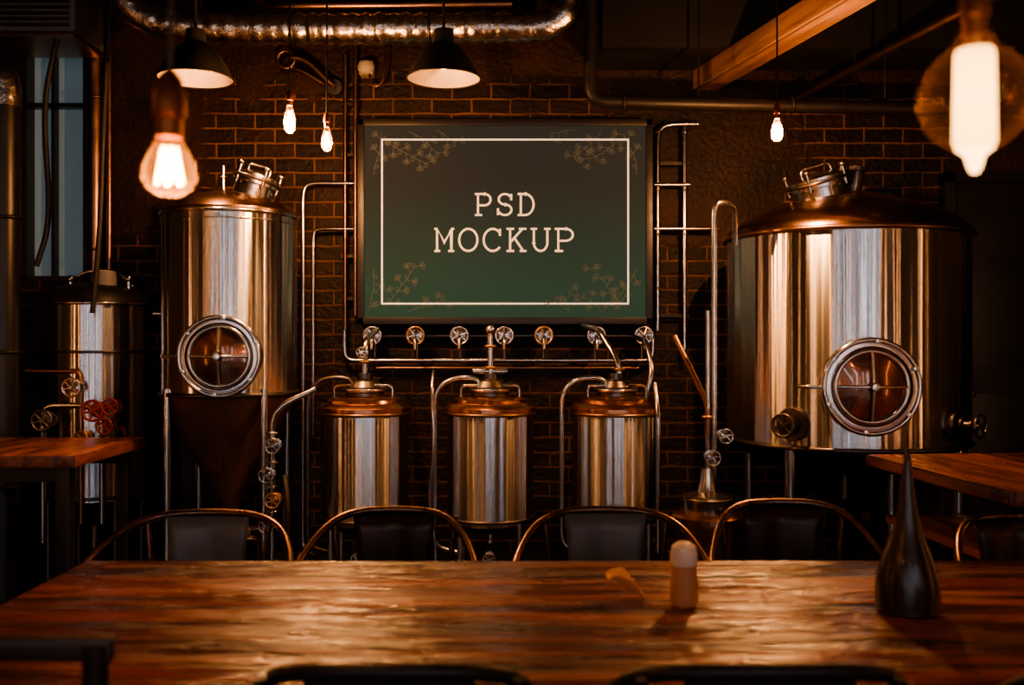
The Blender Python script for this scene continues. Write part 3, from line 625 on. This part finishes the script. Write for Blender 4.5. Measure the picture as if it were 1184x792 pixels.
with grp('small_fermentation_tank',(-2.31,5.29,0)):
    R=.27
    lathe('shell',[(R,.5),(R,1.56)],'steel',seg=80)
    lathe('lid',[(R+.004,1.55),(R+.012,1.57),(R*.95,1.62),(R*.7,1.66),(.08,1.68),(0,1.68)],'blackpipe',seg=64)
    band('rim',R+.006,1.56,'steel_plain',.01); band('rim_b',R+.003,.52,'steel_dark',.01); band('rim_mid',R+.004,1.3,'steel_dark',.008)
    lathe('base',[(R-.01,.5),(R*.5,.36),(0,.33)],'steel_dark',seg=48)
    for i,(sx,sy) in enumerate(((-1,-1),(1,-1),(-1,1),(1,1))): sweep('leg_%d'%i,[(sx*.18,sy*.18,0),(sx*.18,sy*.18,.55)],.018,'steel_dark',fr=0)
    lathe('control_box_neck',[(.05,0),(.05,.1),(.04,.12),(0,.12)],'white',(.1,-.1,1.62),seg=20)
    for k,(x,z) in enumerate(((-.12,1.7),(.02,1.72),(.2,1.7))): sweep('fitting_%d'%k,[(x,-.05,1.6),(x,-.05,z)],.014,'steel_plain',fr=0); sphere('fitting_cap_%d'%k,.022,'steel_plain',(x,-.05,z))
    sweep('bail',[(-.2,0,1.6),(-.1,0,1.74),(.1,0,1.76),(.2,0,1.66)],.008,'steel_plain',fr=.08)
    sweep('pipe_a',[(-.15,-.3,.3),(-.15,-.3,1.02),(.1,-.3,1.02),(.16,-.3,.95),(.16,-.3,.4)],.016,P,fr=.06)
    sweep('pipe_b',[(-.25,-.28,1.2),(.05,-.3,1.2),(.05,-.3,.4)],.012,'bronze',fr=.05)
    valve((-.1,-.33,.95),.045,0,'steel_dark'); valve((.05,-.33,1.12),.04); valve((.16,-.33,1.0),.045,0,'red'); valve((.25,-.33,1.02),.035,0,'red'); valve((.22,-.33,.92),.035,0,'red'); valve((.1,-.33,.86),.03,0,'brass')
    sweep('pipe_c',[(.24,-.3,.9),(.28,-.3,.9),(.28,-.28,.4)],.012,'red',fr=.04)
with grp('hanging_black_cable',(-2.12,4.85,0)):
    sweep('cable',[(.1,0,3.42),(.04,0,2.6),(.02,0,1.9),(-.02,0,1.5)],.013,'rubber',fr=.4)
with grp('control_cabinet',(-1.96,5.5,0)):
    box('body',(0,0,1.2),(.15,.19,1.72),'black',.006); box('door_panel',(.015,-.01,1.23),(.135,0,1.69),'blackpipe',.004)
    box('stand',(.03,.05,0),(.12,.15,1.2),'black')

# ------------------------------------------------------------ tables
def tbl(name,loc,rz,L,W,H,mat,legs,t=.045,shelf=None):
    with grp(name,loc,rz):
        box('top',(0,0,H-t),(L,W,H),mat,.006)
        for i,(x,y) in enumerate(legs):
            box('leg_%d'%i,(x-.03,y-.03,0),(x+.03,y+.03,H-t),'black',.004)
        if legs:
            xs=[l[0] for l in legs]; ys=[l[1] for l in legs]
            box('apron_a',(min(xs),min(ys)-.015,H-t-.07),(max(xs),min(ys)+.015,H-t),'black'); box('apron_b',(min(xs),max(ys)-.015,H-t-.07),(max(xs),max(ys)+.015,H-t),'black')
        if shelf: box('shelf',(.06,.06,shelf-.03),(L-.06,W-.06,shelf),mat,.004)
tbl('dining_table',(-1.17,1.66,0),0,3.2,.96,.75,'table',[(.12,.1),(.12,.86),(1.6,.1),(1.6,.86),(3.08,.1),(3.08,.86)])
tbl('side_table',(-2.98,4.03,0),.0,1.13,.79,.87,'table_s',[(.08,.08),(1.05,.08),(.08,.71),(1.05,.71)],.05)
tbl('high_table',(1.6,3.06,0),.08,.9,1.03,.87,'table_s',[(.3,.08),(.82,.08),(.3,.95),(.82,.95)],.05,shelf=.62)

# ------------------------------------------------------------ chairs
def chair(name,loc,rz,w=.6,top=.80,mat='chairdark',rail='chairrail',sc=1,arm=.64):
    with grp(name,loc,rz,sc):
        bm=bmesh.new(); g=8; vs={}
        for i in range(g+1):
            for j in range(g+1):
                u,v=i/g*2-1,j/g*2-1
                k=1-.08*(abs(u)*abs(v))**2
                vs[i,j]=bm.verts.new((u*.19*k,v*.185*k-.0,.45-.012*(1-u*u)*(1-v*v)))
        for i in range(g):
            for j in range(g): bm.faces.new((vs[i,j],vs[i+1,j],vs[i+1,j+1],vs[i,j+1]))
        ex=bmesh.ops.extrude_face_region(bm,geom=bm.faces[:])
        for v in ex['geom']:
            if isinstance(v,bmesh.types.BMVert): v.co.z-=.025
        finish(bm,'seat',mat)
        for i,(sx,sy) in enumerate(((-1,-1),(1,-1),(-1,1),(1,1))):
            sweep('leg_%d'%i,[(sx*.165,sy*.16,.44),(sx*.21,sy*.215,0)],lambda t,i:.02-.006*t,rail,fr=0)
        h=w/2; d=.2
        pts=[(-h+.04,-d,.44),(-h,-d+.01,arm-.03),(-h,-d+.12,arm),(-h+.005,.0,arm+.04),(-h+.06,.13,top-.04),(-h*.5,.2,top-.005),(0,.215,top),(h*.5,.2,top-.005),(h-.06,.13,top-.04),(h-.005,.0,arm+.04),(h,-d+.12,arm),(h,-d+.01,arm-.03),(h-.04,-d,.44)]
        sweep('back_rail',pts,.0125,rail,fr=.1,seg=14)
        sweep('arm_brace_l',[(-h+.04,-d,.44),(-.17,-.15,.43)],.011,rail,fr=0); sweep('arm_brace_r',[(h-.04,-d,.44),(.17,-.15,.43)],.011,rail,fr=0)
        bm=bmesh.new(); n=10; rows=[]
        for k in range(7):
            t=k/6; z=.44+(top-.0-.44-.012)*t; hw=.1+.035*t; y=.175+.03*t
            rows.append([bm.verts.new((hw*(2*i/n-1),y-.02*((2*i/n-1)**2)+.006*math.cos((2*i/n-1)*6)*(0<k<6),z)) for i in range(n+1)])
        for a,b_ in zip(rows[:-1],rows[1:]):
            for i in range(n): bm.faces.new((a[i],a[i+1],b_[i+1],b_[i]))
        ob=finish(bm,'splat',mat); md=ob.modifiers.new('s','SOLIDIFY'); md.thickness=.006
        for sx in (-1,1): sweep('upright_%d'%sx,[(sx*.165,.165,.44),(sx*.2,.19,top-.02)],.01,rail,fr=0)
chair('metal_armchair',(-.995,2.93,0),0,.64,.79,'chairgrey')
chair('metal_armchair',(-.386,2.93,0),0,.55,.80,'chairdark')
chair('metal_armchair',(.306,2.93,0),0,.60,.80,'chairgrey')
chair('metal_armchair',(.885,2.93,0),0,.55,.825,'chairdark')
chair('metal_armchair',(1.62,2.86,0),0,.56,.79,'chairdark')
for x,w in ((-.19,.54),(.40,.58),(1.03,.55)):
    chair('metal_armchair',(x,1.66,0),math.pi,w,.85,'chairdark','blackpipe',arm=.63)
with grp('slat_back_chair',(-.83,1.62,0),math.pi):
    box('seat',(-.22,-.2,.43),(.22,.2,.46),'chairdark',.01)
    for sx in (-1,1):
        sweep('rear_post_%d'%sx,[(sx*.2,.2,0),(sx*.2,.18,.45),(sx*.21,.2,.9)],.02,'chairdark',fr=.1)
        sweep('front_leg_%d'%sx,[(sx*.2,-.18,0),(sx*.2,-.18,.44)],.018,'chairdark',fr=0)
    for k,(z0,z1) in enumerate(((.875,.91),(.77,.82),(.58,.64))): box('slat_%d'%k,(-.235,.185,z0),(.235,.21,z1),'chairdark',.008)

# ------------------------------------------------------------ table objects
with grp('salt_shaker',(.392,2.17,.75)):
    M['shakerwood']=plain('shaker_wood',(.55,.26,.13),.35,noise_amt=.25,nscale=25)
    M['shakercap']=plain('shaker_cap',(.8,.65,.5),.4)
    lathe('body',[(0,0),(.026,0),(.031,.006),(.032,.03),(.029,.06),(.028,.092)],'shakerwood',seg=32)
    lathe('cap',[(.0285,.09),(.031,.095),(.031,.12),(.027,.136),(.015,.145),(0,.146)],'shakercap',seg=32)
    torus('cap_band',.029,.0025,'brass',(0,0,.092),n=32,seg=6)
with grp('dark_glass_decanter',(.885,2.13,.75)):
    M['decanter']=plain('decanter_dark',(.025,.012,.01),.3,.0,noise_amt=.3,bump=.02,coat=.3)
    prof=[(0,0),(.058,0),(.068,.008),(.07,.03),(.067,.07),(.06,.1),(.048,.135),(.034,.17),(.024,.21),(.016,.26),(.011,.31),(.006,.35),(0,.362)]
    lathe('body',prof,'decanter',seg=48)
    torus('foot_ring',.064,.004,'decanter',(0,0,.006),n=40)
def leaf():
    with grp('crumpled_napkin',(.265,2.22,.752)):
        M['napkin']=plain('napkin_amber',(.8,.4,.18),.6)
        bm=bmesh.new(); n=14; v={}
        for i in range(n+1):
            for j in range(9):
                u=i/n; s=(j/8*2-1)
                wd=.05*math.sin(math.pi*min(1,u*.85+.12))
                x=-.045+u*.09; z=.001+.05*(1-u)**1.3+.034*s*s*math.sin(math.pi*u)+.005*math.sin(j*2.1+u*7)**2
                v[i,j]=bm.verts.new((x,s*wd+.012*u,z))
        for i in range(n):
            for j in range(8): bm.faces.new((v[i,j],v[i+1,j],v[i+1,j+1],v[i,j+1]))
        finish(bm,'cloth','napkin',ang=80)
leaf()

# ------------------------------------------------------------ world & camera
w=bpy.data.worlds.new('World'); S.world=w; w.use_nodes=True
w.node_tree.nodes['Background'].inputs[0].default_value=(.25,.4,.5,1); w.node_tree.nodes['Background'].inputs[1].default_value=.3
cam=bpy.data.cameras.new('camera'); co=bpy.data.objects.new('camera',cam); COL.objects.link(co)
co.location=(0,0,1.35); co.rotation_euler=(math.pi/2,0,0); cam.sensor_width=36; cam.lens=1100*36/1184
cam.dof.use_dof=True; cam.dof.focus_distance=4.9; cam.dof.aperture_fstop=2.6
S.camera=co
try: S.view_settings.look='AgX - Medium High Contrast'
except Exception as e: print(e)
